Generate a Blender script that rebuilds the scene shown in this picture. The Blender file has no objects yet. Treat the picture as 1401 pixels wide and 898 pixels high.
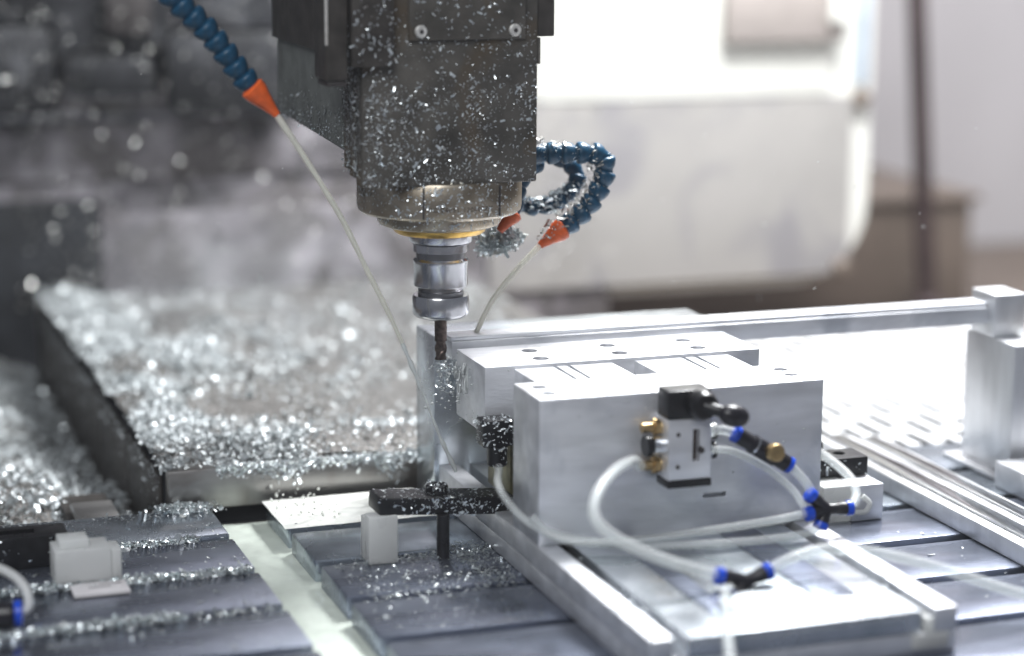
import bpy, bmesh, math, random
import numpy as np
from mathutils import Vector, Matrix, noise

random.seed(7)
rng = np.random.default_rng(7)
SC = bpy.context.scene
COL = SC.collection
R = math.radians

# ---------------------------------------------------------------- camera
YAW, PIT, ROL = R(19.3), R(11.6), R(.36)
cam_d = bpy.data.cameras.new('camera')
cam = bpy.data.objects.new('camera', cam_d); COL.objects.link(cam)
fw = Vector((math.sin(YAW)*math.cos(PIT), math.cos(YAW)*math.cos(PIT), -math.sin(PIT)))
rt = Vector((math.cos(YAW), -math.sin(YAW), 0)); up = rt.cross(fw)
rt2 = rt*math.cos(ROL) + up*math.sin(ROL); up2 = -rt*math.sin(ROL) + up*math.cos(ROL)
m = Matrix((rt2, up2, -fw)).transposed().to_4x4()
m.translation = Vector((-.49004723, -1.56439724, .50375561))
cam.matrix_world = m
cam_d.sensor_width = 36; cam_d.lens = 3044*36/1401
cam_d.clip_start = .02; cam_d.clip_end = 30
cam_d.dof.use_dof = True; cam_d.dof.focus_distance = 1.655; cam_d.dof.aperture_fstop = 2.2
SC.camera = cam

# ---------------------------------------------------------------- light
world = bpy.data.worlds.new('World'); SC.world = world; world.use_nodes = True
bg = world.node_tree.nodes['Background']
bg.inputs[0].default_value = (.80, .86, 1, 1); bg.inputs[1].default_value = .20

def area(name, loc, aim, size, power, col, sy=None):
    d = bpy.data.lights.new(name, 'AREA'); d.energy = power; d.color = col
    d.shape = 'RECTANGLE'; d.size = size; d.size_y = sy or size
    o = bpy.data.objects.new(name, d); COL.objects.link(o)
    o.location = loc
    o.rotation_euler = (Vector(aim)-Vector(loc)).to_track_quat('-Z', 'Y').to_euler()
    return o
area('work_lamp', (.62, .34, 1.25), (.28, -.05, .05), .45, 52, (.97, .985, 1))
area('enclosure_lamp', (.62, .60, .80), (.62, .95, .33), .26, 2.2, (1, .99, .95))
area('front_fill', (-.75, -1.15, 1.35), (0, 0, .12), .9, 19, (.96, .98, 1))  # unseen fill light added front left to lift the camera-facing sides
area('back_fill', (1.45, .85, 1.5), (1.2, 1.7, .15), .7, 22, (1, .97, 1))  # unseen light added to brighten the right wall and cabinet

SC.view_settings.view_transform = 'Standard'; SC.view_settings.look = 'None'
SC.view_settings.exposure = .12; SC.view_settings.gamma = 1
SC.cycles.use_denoising = True
SC.cycles.sample_clamp_indirect = 4; SC.cycles.sample_clamp_direct = 12
SC.cycles.max_bounces = 8; SC.cycles.transmission_bounces = 8; SC.cycles.transparent_max_bounces = 8
SC.cycles.caustics_reflective = False; SC.cycles.caustics_refractive = False

# ---------------------------------------------------------------- materials
M = {}
def pm(name, col, rough=.5, metal=0., var=.15, scale=80., rvar=.1, bump=0., bscale=None, stretch=(1, 1, 1),
       col2=None, patch=None, pscale=12., pthr=.5, trans=0., ior=1.45, spec=.5, emis=None, coat=0.):
    """procedural material: noise-varied base colour and roughness, fine bump, optional stain patches"""
    mt = bpy.data.materials.new(name); mt.use_nodes = True
    nt = mt.node_tree; N = nt.nodes; L = nt.links
    b = N['Principled BSDF']
    tc = N.new('ShaderNodeTexCoord'); mp = N.new('ShaderNodeMapping'); L.new(tc.outputs['Object'], mp.inputs[0])
    mp.inputs['Scale'].default_value = stretch
    nz = N.new('ShaderNodeTexNoise'); nz.inputs['Scale'].default_value = scale; nz.inputs['Detail'].default_value = 5
    L.new(mp.outputs[0], nz.inputs['Vector'])
    mx = N.new('ShaderNodeMix'); mx.data_type = 'RGBA'
    c2 = col2 or tuple(max(0, c*(1-2*var)) for c in col)
    c1 = tuple(min(1, c*(1+var)) for c in col) if not col2 else col
    mx.inputs[6].default_value = (*c2, 1); mx.inputs[7].default_value = (*c1, 1)
    rmp = N.new('ShaderNodeMapRange'); rmp.inputs[1].default_value = .3; rmp.inputs[2].default_value = .7
    L.new(nz.outputs['Fac'], rmp.inputs[0]); L.new(rmp.outputs[0], mx.inputs[0])
    out = mx.outputs[2]
    if patch:
        n2 = N.new('ShaderNodeTexNoise'); n2.inputs['Scale'].default_value = pscale; n2.inputs['Detail'].default_value = 6
        n2.inputs['Distortion'].default_value = .6
        L.new(tc.outputs['Object'], n2.inputs['Vector'])
        r2 = N.new('ShaderNodeMapRange'); r2.inputs[1].default_value = pthr; r2.inputs[2].default_value = pthr+.14
        L.new(n2.outputs['Fac'], r2.inputs[0])
        m2 = N.new('ShaderNodeMix'); m2.data_type = 'RGBA'
        L.new(r2.outputs[0], m2.inputs[0]); L.new(out, m2.inputs[6]); m2.inputs[7].default_value = (*patch, 1)
        out = m2.outputs[2]
    L.new(out, b.inputs['Base Color'])
    rr = N.new('ShaderNodeMapRange'); rr.inputs[1].default_value = .25; rr.inputs[2].default_value = .75
    rr.inputs[3].default_value = max(.02, rough-rvar); rr.inputs[4].default_value = min(1, rough+rvar)
    n3 = N.new('ShaderNodeTexNoise'); n3.inputs['Scale'].default_value = scale*.45; n3.inputs['Detail'].default_value = 4
    L.new(mp.outputs[0], n3.inputs['Vector']); L.new(n3.outputs['Fac'], rr.inputs[0]); L.new(rr.outputs[0], b.inputs['Roughness'])
    b.inputs['Metallic'].default_value = metal
    b.inputs['Transmission Weight'].default_value = trans; b.inputs['IOR'].default_value = ior
    b.inputs['Specular IOR Level'].default_value = spec; b.inputs['Coat Weight'].default_value = coat
    if bump:
        bp = N.new('ShaderNodeBump'); bp.inputs['Strength'].default_value = bump; bp.inputs['Distance'].default_value = .001
        n4 = N.new('ShaderNodeTexNoise'); n4.inputs['Scale'].default_value = bscale or scale*4; n4.inputs['Detail'].default_value = 4
        L.new(mp.outputs[0], n4.inputs['Vector']); L.new(n4.outputs['Fac'], bp.inputs['Height']); L.new(bp.outputs[0], b.inputs['Normal'])
    M[name] = mt
    return mt

pm('aluminium', (.80, .81, .84), .42, .75, .11, 60, .12, .22, 500, stretch=(.25, 1, 1), patch=(.56, .58, .62), pscale=16, pthr=.54)
pm('aluminium_left', (.80, .81, .83), .38, .8, .06, 90, .08, .1, 500, stretch=(1, 1, .2))
pm('slab_aluminium', (.66, .70, .74), .26, .9, .10, 30, .14, .10, 160, patch=(.46, .52, .55), pscale=24, pthr=.52)
pm('olive_metal', (.20, .185, .10), .4, .5, .3, 60, .12, .2, 200, patch=(.32, .31, .20), pscale=30, pthr=.5)
pm('bore', (.55, .52, .60), .25, 1, .2, 200, .1)
pm('steel_bar', (.29, .32, .40), .24, .85, .15, 40, .12, .10, 300, stretch=(.3, 1, 1), patch=(.22, .245, .31), pscale=16, pthr=.55)
pm('steel_wet', (.42, .47, .53), .22, .85, .12, 40, .12, .06, 120)
pm('steel_edge', (.40, .39, .38), .38, .9, .12, 60, .12, .1, 400, stretch=(.2, 1, 1), patch=(.28, .26, .24), pscale=18)
pm('holder_steel', (.55, .55, .57), .22, 1, .10, 40, .06, .05, 600, stretch=(1, 1, .12))
pm('holder_dark', (.26, .26, .27), .28, 1, .12, 60, .08)
pm('nose_steel', (.40, .35, .28), .38, .9, .16, 60, .12, .14, 300, patch=(.20, .16, .11), pscale=26, pthr=.5)
pm('brass_ring', (.50, .32, .09), .36, 1, .15, 120, .1)
pm('brass', (.56, .40, .20), .36, 1, .12, 160, .08)
pm('chrome', (.80, .82, .84), .12, 1, .05, 80, .05)
pm('cutter', (.11, .085, .075), .40, .9, .3, 260, .1, .2, 600)
pm('head_paint', (.088, .082, .073), .50, .15, .30, 40, .12, .22, 500, patch=(.095, .067, .038), pscale=13, pthr=.50)
pm('head_side', (.15, .16, .152), .52, .1, .15, 50, .12, .15, 400, patch=(.06, .06, .058), pscale=16, pthr=.55)
pm('head_dark', (.050, .045, .041), .45, .15, .25, 70, .12, .2, 400)
pm('black', (.012, .012, .014), .34, .0, .3, 120, .1, .15, 400)
pm('black_plastic', (.014, .013, .018), .32, 0, .25, 140, .08)
pm('blue_hose', (.003, .060, .125), .36, 0, .25, 120, .10, .1, 400)
pm('blue_collar', (.01, .075, .62), .30, 0, .15, 120, .05)
pm('orange', (.80, .13, .025), .38, 0, .12, 160, .08, .1, 500)
pm('coolant_jet', (.95, .94, .86), .22, 0, .04, 300, .05, .2, 900)
pm('coolant', (.78, .85, .76), .16, 0, .06, 30, .05, .25, 120)
pm('coolant_white', (.88, .89, .84), .18, 0, .04, 30, .06, .3, 160)
pm('splash', (.86, .90, .90), .18, 0, .03, 90, .05, trans=.35)
pm('clear_tube', (.97, .98, .98), .14, 0, .02, 60, .05, spec=.8)
_t = M['clear_tube'].node_tree; _tr = _t.nodes.new('ShaderNodeBsdfTransparent'); _tm = _t.nodes.new('ShaderNodeMixShader')
_tm.inputs[0].default_value = .20; _tr.inputs[0].default_value = (.97, .985, .985, 1)
_t.links.new(_tr.outputs[0], _tm.inputs[1]); _t.links.new(_t.nodes['Principled BSDF'].outputs[0], _tm.inputs[2])
_t.links.new(_tm.outputs[0], _t.nodes['Material Output'].inputs['Surface'])
pm('milky_plastic', (.95, .965, .955), .30, 0, .02, 50, .08, .1, 300, trans=.10)
M['milky_plastic'].node_tree.nodes['Principled BSDF'].inputs['Subsurface Weight'].default_value = .5
M['milky_plastic'].node_tree.nodes['Principled BSDF'].inputs['Subsurface Radius'].default_value = (.012, .012, .012)
pm('chip', (.82, .87, .88), .30, .9, .08, 500, .08)
pm('chip_soft', (.62, .66, .67), .46, .55, .25, 260, .12)
pm('chip_bed', (.17, .163, .155), .55, .5, .35, 240, .15, .9, 700)
pm('wall_grey', (.32, .302, .325), .45, .2, .42, 20, .15, .5, 60, patch=(.13, .12, .122), pscale=15, pthr=.47)
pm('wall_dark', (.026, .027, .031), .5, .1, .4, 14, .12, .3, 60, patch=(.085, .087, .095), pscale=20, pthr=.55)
pm('wall_lilac', (.62, .605, .615), .55, 0, .03, 5, .1)
pm('panel_white', (.80, .80, .75), .4, 0, .03, 8, .1)
pm('panel_grey', (.38, .365, .35), .42, 0, .06, 6, .1, patch=(.28, .27, .28), pscale=10, pthr=.50)
pm('cabinet_brown', (.17, .135, .11), .55, 0, .08, 10, .1)
pm('pole_dark', (.055, .035, .035), .45, 0, .15, 20, .1)
pm('strip_blue', (.42, .50, .60), .4, 0, .1, 20, .1)
pm('grating_white', (.56, .57, .58), .45, .1, .05, 30, .1)
pm('pan_dark', (.03, .032, .034), .5, .3, .3, 20, .15)
pm('deep_dark', (.022, .024, .028), .5, .2, .3, 30, .1)
pm('reflection_pink', (.80, .77, .78), .45, 0, .06, 60, .1)
pm('handle_beige', (.36, .32, .30), .5, 0, .08, 20, .1)
pm('screw', (.86, .84, .80), .45, .7, .15, 200, .1)
pm('ink', (.04, .035, .035), .5)

def translucent(name, fac, col):
    t = M[name].node_tree; a = t.nodes.new('ShaderNodeBsdfTranslucent'); x = t.nodes.new('ShaderNodeMixShader')
    a.inputs[0].default_value = (*col, 1); x.inputs[0].default_value = fac
    t.links.new(t.nodes['Principled BSDF'].outputs[0], x.inputs[1]); t.links.new(a.outputs[0], x.inputs[2])
    t.links.new(x.outputs[0], t.nodes['Material Output'].inputs['Surface'])
translucent('coolant_jet', .5, (1, .99, .93)); translucent('milky_plastic', .45, (.98, .99, .98))

# ---------------------------------------------------------------- builders
WL = {}          # world location of every object
def link(name, me, mat, parent=None, centre=True):
    o = bpy.data.objects.new(name, me); COL.objects.link(o)
    n = len(me.vertices)
    if centre and n:
        co = np.empty(n*3, np.float32); me.vertices.foreach_get('co', co); co = co.reshape(-1, 3)
        c = (co.min(0)+co.max(0))/2; c[2] = co[:, 2].min()
        co -= c; me.vertices.foreach_set('co', co.ravel()); me.update()
        o.location = Vector([float(v) for v in c])
    if mat and not me.materials: me.materials.append(M[mat])
    WL[o] = o.location.copy()
    if parent:
        o.parent = parent; o.matrix_parent_inverse = Matrix.Translation(-WL[parent])
    return o
def tag(o, label=None, cat=None, group=None, kind=None):
    if label: o['label'] = label
    if cat: o['category'] = cat
    if group: o['group'] = group
    if kind: o['kind'] = kind
    return o
def thing(name, label, cat, loc, group=None):
    e = bpy.data.objects.new(name, None); COL.objects.link(e); e.location = loc; e.empty_display_size = .01
    WL[e] = Vector(loc)
    return tag(e, label, cat, group)
def bm_box(bm, x0, x1, y0, y1, z0, z1, bev=.0006, seg=2):
    r = bmesh.ops.create_cube(bm, size=1)
    vs = r['verts']
    for v in vs:
        v.co = Vector((x0+(v.co.x+.5)*(x1-x0), y0+(v.co.y+.5)*(y1-y0), z0+(v.co.z+.5)*(z1-z0)))
    if bev:
        es = list({e for v in vs for e in v.link_edges})
        bmesh.ops.bevel(bm, geom=es, offset=bev, segments=seg, affect='EDGES', profile=.5)
def mesh_of(bm, smooth=None):
    me = bpy.data.meshes.new('mesh'); bmesh.ops.recalc_face_normals(bm, faces=bm.faces); bm.to_mesh(me); bm.free()
    if smooth is not None:
        me.polygons.foreach_set('use_smooth', [True]*len(me.polygons))
        if smooth: me.set_sharp_from_angle(angle=R(smooth))
    return me
def box(name, mat, parent, x0, x1, y0, y1, z0, z1, bev=.0006, rotz=0, pivot=None, tilt=None):
    bm = bmesh.new(); bm_box(bm, x0, x1, y0, y1, z0, z1, bev)
    if rotz or tilt:
        p = Vector(pivot or ((x0+x1)/2, (y0+y1)/2, z0))
        mt = Matrix.Translation(p) @ Matrix.Rotation(rotz, 4, 'Z') @ (tilt or Matrix.Identity(4)) @ Matrix.Translation(-p)
        bmesh.ops.transform(bm, matrix=mt, verts=bm.verts)
    return link(name, mesh_of(bm, 35), mat, parent)
def bm_lathe(bm, prof, loc=(0, 0, 0), axis=(0, 0, 1), n=40, cap=True):
    q = Vector((0, 0, 1)).rotation_difference(Vector(axis).normalized()).to_matrix()
    rings = []
    for r, z in prof:
        rings.append([bm.verts.new(Vector(loc)+q @ Vector((r*math.cos(2*math.pi*k/n), r*math.sin(2*math.pi*k/n), z))) for k in range(n)])
    for a, b in zip(rings, rings[1:]):
        for k in range(n):
            bm.faces.new((a[k], a[(k+1) % n], b[(k+1) % n], b[k]))
    if cap:
        bm.faces.new(rings[0][::-1]); bm.faces.new(rings[-1])
def lathe(name, mat, parent, prof, loc=(0, 0, 0), axis=(0, 0, 1), n=40, sharp=32):
    bm = bmesh.new(); bm_lathe(bm, prof, loc, axis, n); return link(name, mesh_of(bm, sharp), mat, parent)
def catmull(pts, sub=8):
    P = [Vector(p) for p in pts]; P = [2*P[0]-P[1]]+P+[2*P[-1]-P[-2]]; out = []
    for i in range(1, len(P)-2):
        a, b, c, d = P[i-1:i+3]
        for k in range(sub):
            t = k/sub
            out.append(.5*((2*b)+(c-a)*t+(2*a-5*b+4*c-d)*t*t+(3*b-a-3*c+d)*t**3))
    out.append(P[-2]); return out
def bm_tube(bm, pts, rad, n=14, cap=True):
    T = []
    for i, p in enumerate(pts):
        a = pts[max(0, i-1)]; b = pts[min(len(pts)-1, i+1)]; T.append((b-a).normalized())
    nrm = T[0].orthogonal().normalized(); rings = []
    for i, p in enumerate(pts):
        nrm = (nrm - T[i]*nrm.dot(T[i])).normalized(); bn = T[i].cross(nrm)
        r = rad(i/(len(pts)-1)) if callable(rad) else rad
        rings.append([bm.verts.new(p+(nrm*math.cos(2*math.pi*k/n)+bn*math.sin(2*math.pi*k/n))*r) for k in range(n)])
    for a, b in zip(rings, rings[1:]):
        for k in range(n): bm.faces.new((a[k], a[(k+1) % n], b[(k+1) % n], b[k]))
    if cap: bm.faces.new(rings[0][::-1]); bm.faces.new(rings[-1])
def tube(name, mat, parent, pts, rad, sub=8, n=14):
    bm = bmesh.new(); bm_tube(bm, catmull(pts, sub), rad, n); return link(name, mesh_of(bm, 60), mat, parent)
def hollow_tube(name, mat, parent, pts, rad, wall=.0011, sub=8):
    bm = bmesh.new(); P = catmull(pts, sub)
    bm_tube(bm, P, rad, 14); me = mesh_of(bm, 60)
    b2 = bmesh.new(); bm_tube(b2, P, rad-wall, 14); bmesh.ops.recalc_face_normals(b2, faces=b2.faces)
    bmesh.ops.reverse_faces(b2, faces=b2.faces); b2.from_mesh(me)
    m2 = bpy.data.meshes.new('mesh'); b2.to_mesh(m2); b2.free()
    m2.polygons.foreach_set('use_smooth', [True]*len(m2.polygons))
    return link(name, m2, mat, parent)
def carve(me, cutters):
    """subtract cutter bmeshes from a mesh (real holes and grooves)"""
    o = bpy.data.objects.new('carve_target', me); COL.objects.link(o)
    cs = []
    for bm in cutters:
        c = bpy.data.objects.new('carve_tool', mesh_of(bm)); COL.objects.link(c); cs.append(c)
        md = o.modifiers.new('b', 'BOOLEAN'); md.operation = 'DIFFERENCE'; md.solver = 'EXACT'; md.object = c
    dg = bpy.context.evaluated_depsgraph_get(); dg.update()
    out = bpy.data.meshes.new_from_object(o.evaluated_get(dg))
    for c in cs: bpy.data.objects.remove(c)
    bpy.data.objects.remove(o)
    out.polygons.foreach_set('use_smooth', [True]*len(out.polygons)); out.set_sharp_from_angle(angle=R(30))
    return out
def carved_box(name, mat, parent, dims, holes=(), slots=(), bev=.0006):
    bm = bmesh.new(); bm_box(bm, *dims)
    cut = []
    for (x, y, r, z, d) in holes:
        b = bmesh.new(); bm_lathe(b, [(r, z-d), (r, z+.01)], (x, y, 0), n=28); cut.append(b)
    for s in slots:
        b = bmesh.new(); bm_box(b, *s, 0); cut.append(b)
    return link(name, carve(mesh_of(bm), cut), mat, parent)

def shift_thing(t, d):
    t.location = WL[t]+Vector(d)

def chips(name, label, P, Nn, size, mat='chip', lay=.6, parent=None, cat='metal chips', wid=(.25, .45), curl=1.6, sig=.45):
    """one mesh of small curled metal shavings at points P with surface normals Nn"""
    P = np.asarray(P, float); n = len(P); Nn = np.asarray(Nn, float)
    if Nn.ndim == 1: Nn = np.tile(Nn, (n, 1))
    L = size*np.exp(rng.normal(0, sig, n)); W = L*rng.uniform(*wid, n)
    d = rng.normal(size=(n, 3)); dn = (d*Nn).sum(1, keepdims=True)
    d = d - dn*Nn*lay; d /= np.linalg.norm(d, axis=1, keepdims=True)
    u = np.cross(d, rng.normal(size=(n, 3))*(1-lay)+Nn); u /= np.linalg.norm(u, axis=1, keepdims=True)+1e-9
    w = np.cross(d, u)
    c = rng.uniform(-curl, curl, n); K = 3
    V = np.empty((n, 2*(K+1), 3))
    for k in range(K+1):
        t = k/K-.5; a = c*t
        q = P + d*(L*np.where(abs(c) > .05, np.sin(a)/np.where(abs(c) > .05, c, 1), t))[:, None] + w*(L*np.where(abs(c) > .05, (1-np.cos(a))/np.where(abs(c) > .05, c, 1), 0))[:, None]
        tw = W*(.55+.45*math.cos(2*t))
        V[:, 2*k] = q-u*(tw/2)[:, None]; V[:, 2*k+1] = q+u*(tw/2)[:, None]
    base = (np.arange(n)*2*(K+1))[:, None]
    F = np.concatenate([np.stack([base[:, 0]+2*k, base[:, 0]+2*k+1, base[:, 0]+2*k+3, base[:, 0]+2*k+2], 1) for k in range(K)])
    me = bpy.data.meshes.new('mesh')
    me.vertices.add(n*2*(K+1)); me.vertices.foreach_set('co', V.reshape(-1).astype(np.float32))
    me.loops.add(F.size); me.loops.foreach_set('vertex_index', F.reshape(-1).astype(np.int32))
    me.polygons.add(len(F)); me.polygons.foreach_set('loop_start', np.arange(0, F.size, 4, dtype=np.int32))
    me.update(calc_edges=True); me.validate()
    o = link(name, me, mat, parent)
    return tag(o, label, None if parent else cat, None, 'stuff')
def rect(n, x0, x1, y0, y1, z, z2=None):
    return np.stack([rng.uniform(x0, x1, n), rng.uniform(y0, y1, n), rng.uniform(z, z2 if z2 is not None else z, n)], 1)

# ================================================================ SETTING
ZT = .016                                     # top of the slotted tables
def struct(o): return tag(o, kind='structure')
struct(box('machine_bed', 'cabinet_brown', None, -1.2, 3.2, -1.2, 1.74, -.20, -.12, 0))
struct(box('trench_floor', 'steel_edge', None, -.175, -.09, -.62, .118, -.012, -.006, 0))

# back wall of the enclosure: grey sheets with stepped seams
w = struct(box('wall', 'wall_grey', None, -.9, .52, .97, 1.0, -.12, .155, .002))
box('wall_sheet', 'wall_grey', w, -.104, .52, .955, .969, -.12, .118, .003)
box('wall_sheet', 'wall_grey', w, -.9, .52, .962, .995, .157, .225, .003)
box('wall_sheet', 'wall_grey', w, -.9, .52, .975, .999, .228, .9, .003)
box('dark_opening', 'deep_dark', w, -.33, -.107, .945, .968, -.12, .135, .003)
w2 = struct(box('wall_right', 'wall_lilac', None, .3, 3.2, 1.75, 1.80, -.19, 1.6, 0))

# ---------------------------------------------------------------- slotted tables
SLOTS = [.099, .012, -.073, -.159, -.244, -.330, -.416, -.502]
SW = .0065
def table(name, label, x0, x1, mats):
    t = thing(name, label, 'slotted table', ((x0+x1)/2, -.2, -.012))
    box('table_base', 'deep_dark', t, x0+.004, x1-.004, SLOTS[-1]-.05, SLOTS[0]-.008, -.03, -.002, 0)
    for i in range(7):
        b = box('table_bar', mats[min(i, len(mats)-1)], t, x0+random.uniform(-.001, .001), x1, SLOTS[i+1]+SW, SLOTS[i]-SW, -.0015, ZT, .0018)
    return t
tl = table('slotted_table', 'dark wet steel slotted table left of the milky coolant trench', -.72, -.159, ['steel_wet', 'steel_bar'])
tc = table('slotted_table', 'steel slotted table carrying the fixture, right of the coolant trench', -.114, .70, ['steel_wet', 'steel_wet', 'steel_bar'])
# milky coolant in the trench
bm = bmesh.new(); bmesh.ops.create_grid(bm, x_segments=18, y_segments=140, size=.5)
for v in bm.verts:
    x = -.1605+(v.co.x+.5)*.050; y = -.62+(v.co.y+.5)*.715
    v.co = Vector((x, y, -.0005+.0016*noise.noise((x*60, y*18, 0))+.0008*noise.noise((x*150, y*70, 3))))
tag(link('coolant', mesh_of(bm, 80), 'coolant'), 'milky green coolant lying in the trench between the tables', 'coolant', kind='stuff')
# white coolant splashed over the rear bar
bm = bmesh.new(); bmesh.ops.create_grid(bm, x_segments=90, y_segments=50, size=.5)
kill = []
for v in bm.verts:
    fx, fy = v.co.x+.5, v.co.y+.5
    x = -.117+fx*.125; y = .016+fy*.080
    edge = min(fx*6, (1-fx)*6, fy*5+.3, (1-fy)*5)-.55+.9*noise.noise((x*45, y*60, 1))
    h = .0014*max(-.4, min(1, edge))+.0012*noise.noise((x*90, y*120, 5))*(edge > 0)
    v.co = Vector((x, y, ZT+.0006+h))
tag(link('coolant_puddle', mesh_of(bm, 80), 'coolant_white'), 'white coolant puddle splashing over the rear bar beside the trench', 'coolant puddle', kind='stuff')

# ---------------------------------------------------------------- chip-covered rear slab
rb = thing('rear_slab', 'low steel slab buried under silver chips behind the left table', 'slab', (0, .4, -.02))
def bed_h(x, y):
    h = .0025*noise.noise((x*28, y*28, 0))+.005*noise.noise((x*9, y*9, 2))
    h += .012*math.exp(-((x+.165)/.035)**2)*max(0, min(1, (y-.18)/.1))
    h += .020*math.exp(-((x+.04)/.05)**2-((y-.68)/.06)**2)+.013*math.exp(-((x+.10)/.06)**2-((y-.50)/.07)**2)
    h += .006*math.exp(-((y-.165)/.03)**2)
    return h
box('slab_body', 'deep_dark', rb, -.188, .30, .122, .86, -.11, .036, .002)
box('front_strip', 'steel_edge', rb, -.188, .05, .108, .1215, .010, .0425, .0012)
for i in range(5):
    box('side_plate', 'head_dark', rb, -.1925, -.1885, .13+i*.146, .13+i*.146+.142, -.10, .034, .0015)
bm = bmesh.new(); bmesh.ops.create_grid(bm, x_segments=120, y_segments=150, size=.5)
for v in bm.verts:
    x = -.19+(v.co.x+.5)*.49; y = .1235+(v.co.y+.5)*.7365
    v.co = Vector((x, y, .040+bed_h(x, y)))
tag(link('chip_layer', mesh_of(bm, 80), 'chip_bed', rb), kind='stuff')
P = rect(190000, -.193, .29, .114, .86, 0)
keep = rng.uniform(size=len(P)) < np.clip(.09+1.0*np.exp(-((P[:, 1]-.14)/.05)**2)+1.0*np.exp(-((P[:, 0]+.16)/.05)**2)+.7*np.exp(-((P[:, 0]+.08)/.08)**2-((P[:, 1]-.55)/.12)**2), 0, 1)
P = P[keep]
P = P[[random.random() < min(1, max(.1, .7+2.2*noise.noise((p[0]*16, p[1]*11, 7)))) for p in P]]
for p in P: p[2] = .0415+bed_h(p[0], p[1])+random.random()**2*.004
chips('metal_chips', 'thick carpet of silver metal chips over the rear slab', P[::30], (0, 0, 1), .0023, lay=.35, wid=(.25, .6), sig=.6, curl=3)
chips('metal_chips', 'dull fine metal chips carpeting the rear slab', np.delete(P, np.s_[::30], 0), (0, 0, 1), .0023, 'chip_soft', lay=.35, wid=(.2, .6), sig=.6, curl=3)
P = np.concatenate([rect(700, -.1945, -.1925, .125, .80, .0, .04), rect(900, -.19, .3, .84, .87, .02, .06)]); P[:700, 2] = .038-np.abs(rng.normal(0, .014, 700))
chips('metal_chips', 'dull chips spilling down the side of the rear slab', P, (-1, 0, .2), .0024, 'chip_soft', lay=.5)
# chips hanging over the strip edge
P = rect(2200, -.15, .05, .1055, .1085, .02, .044); P[:, 2] = .0445-np.abs(rng.normal(0, .0035, len(P)))*(1+1.2*np.maximum(0, np.sin(P[:, 0]*70+2)))
chips('metal_chips', 'silver chips clinging along the top edge of the steel strip', P, (0, -1, .3), .0026, lay=.5)
# chip heap in the left gully
bm = bmesh.new(); bmesh.ops.create_grid(bm, x_segments=60, y_segments=110, size=.5)
def gul_h(x, y):
    return .012*noise.noise((x*14, y*14, 9))+.004*noise.noise((x*50, y*50, 4))+.05*math.exp(-((x+.30)/.06)**2)*(.6+.6*noise.noise((y*7, 2, 2)))+.02*math.exp(-((y-.25)/.1)**2)
for v in bm.verts:
    x = -.62+(v.co.x+.5)*.425; y = .10+(v.co.y+.5)*.82
    v.co = Vector((x, y, -.048+gul_h(x, y)))
tag(link('chip_heap', mesh_of(bm, 80), 'chip_bed'), 'heaped silver chips in the gully left of the rear slab', 'chip heap', kind='stuff')
P = rect(26000, -.48, -.196, .105, .90, 0)
for p in P: p[2] = -.045+gul_h(p[0], p[1])+random.random()**2*.006
chips('metal_chips', 'bright loose chips in the left gully', P[::20], (0, 0, 1), .0034, lay=.3, wid=(.3, .6))
chips('metal_chips', 'dull loose chips piled in the left gully', np.delete(P, np.s_[::20], 0), (0, 0, 1), .0034, 'chip_soft', lay=.3, wid=(.3, .6))
g = thing('gully_rail', 'dark stepped guide rail half buried in the gully chips', 'rail', (-.30, .2, -.05))
box('rail_body', 'head_dark', g, -.262, -.222, .104, .21, -.11, .002, .002)
box('rail_ledge', 'steel_edge', g, -.258, -.225, .1035, .16, .0025, .010, .002)
box('end_block', 'head_dark', g, -.372, -.318, .11, .17, -.11, .020, .002)

# ---------------------------------------------------------------- background
# dark machine column high on the left
c = thing('machine_column', 'dark chip-spattered machine column behind the blue coolant hose', 'machine column', (-.1, .9, .24))
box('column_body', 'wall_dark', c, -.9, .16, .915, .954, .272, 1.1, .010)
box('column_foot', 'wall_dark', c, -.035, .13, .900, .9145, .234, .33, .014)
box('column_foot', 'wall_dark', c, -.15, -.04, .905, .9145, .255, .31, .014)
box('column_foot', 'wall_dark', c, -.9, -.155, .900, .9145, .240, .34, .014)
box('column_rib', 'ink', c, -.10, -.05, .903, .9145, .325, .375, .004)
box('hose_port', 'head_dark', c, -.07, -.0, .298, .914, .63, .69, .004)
# big sheet-metal door with rounded corner
def rounded_panel(name, mat, parent, x0, x1, y0, y1, z0, z1, rad):
    bm = bmesh.new(); pts = [(x0, z1), (x0, z0)]
    for k in range(13):
        a = -math.pi/2+k*math.pi/24; pts.append((x1-rad+rad*math.cos(a), z0+rad+rad*math.sin(a)))
    pts.append((x1, z1))
    f = bm.faces.new([bm.verts.new((x, y0, z)) for x, z in pts])
    r = bmesh.ops.extrude_face_region(bm, geom=[f]); bmesh.ops.translate(bm, vec=(0, y1-y0, 0), verts=[e for e in r['geom'] if isinstance(e, bmesh.types.BMVert)])
    return link(name, mesh_of(bm, 35), mat, parent)
d = thing('enclosure_door', 'pale sheet metal enclosure door with rounded lower corner', 'door', (.7, .96, -.01))
rounded_panel('door_sheet', 'panel_white', d, .36, .877, .962, .985, -.012, .80, .105)
rounded_panel('lower_sheet', 'panel_grey', d, .36, .845, .948, .9615, .003, .229, .03)  # grey puts the door's dimmer lower half into the colour
box('upper_sheet', 'panel_white', d, .36, .815, .950, .9615, .231, .80, .002)  # whiter sheet carries the glow on the upper half as colour
lathe('door_bolt', 'cabinet_brown', d, [(.012, 0), (.012, .012), (.008, .016)], (.859, .962, .224), (0, -1, 0), 20)
lathe('door_bolt', 'cabinet_brown', d, [(.012, 0), (.012, .012), (.008, .016)], (.833, .948, .010), (0, -1, 0), 20)
box('edge_strip', 'strip_blue', d, .852, .868, .954, .9615, .242, .60, .002)
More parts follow.
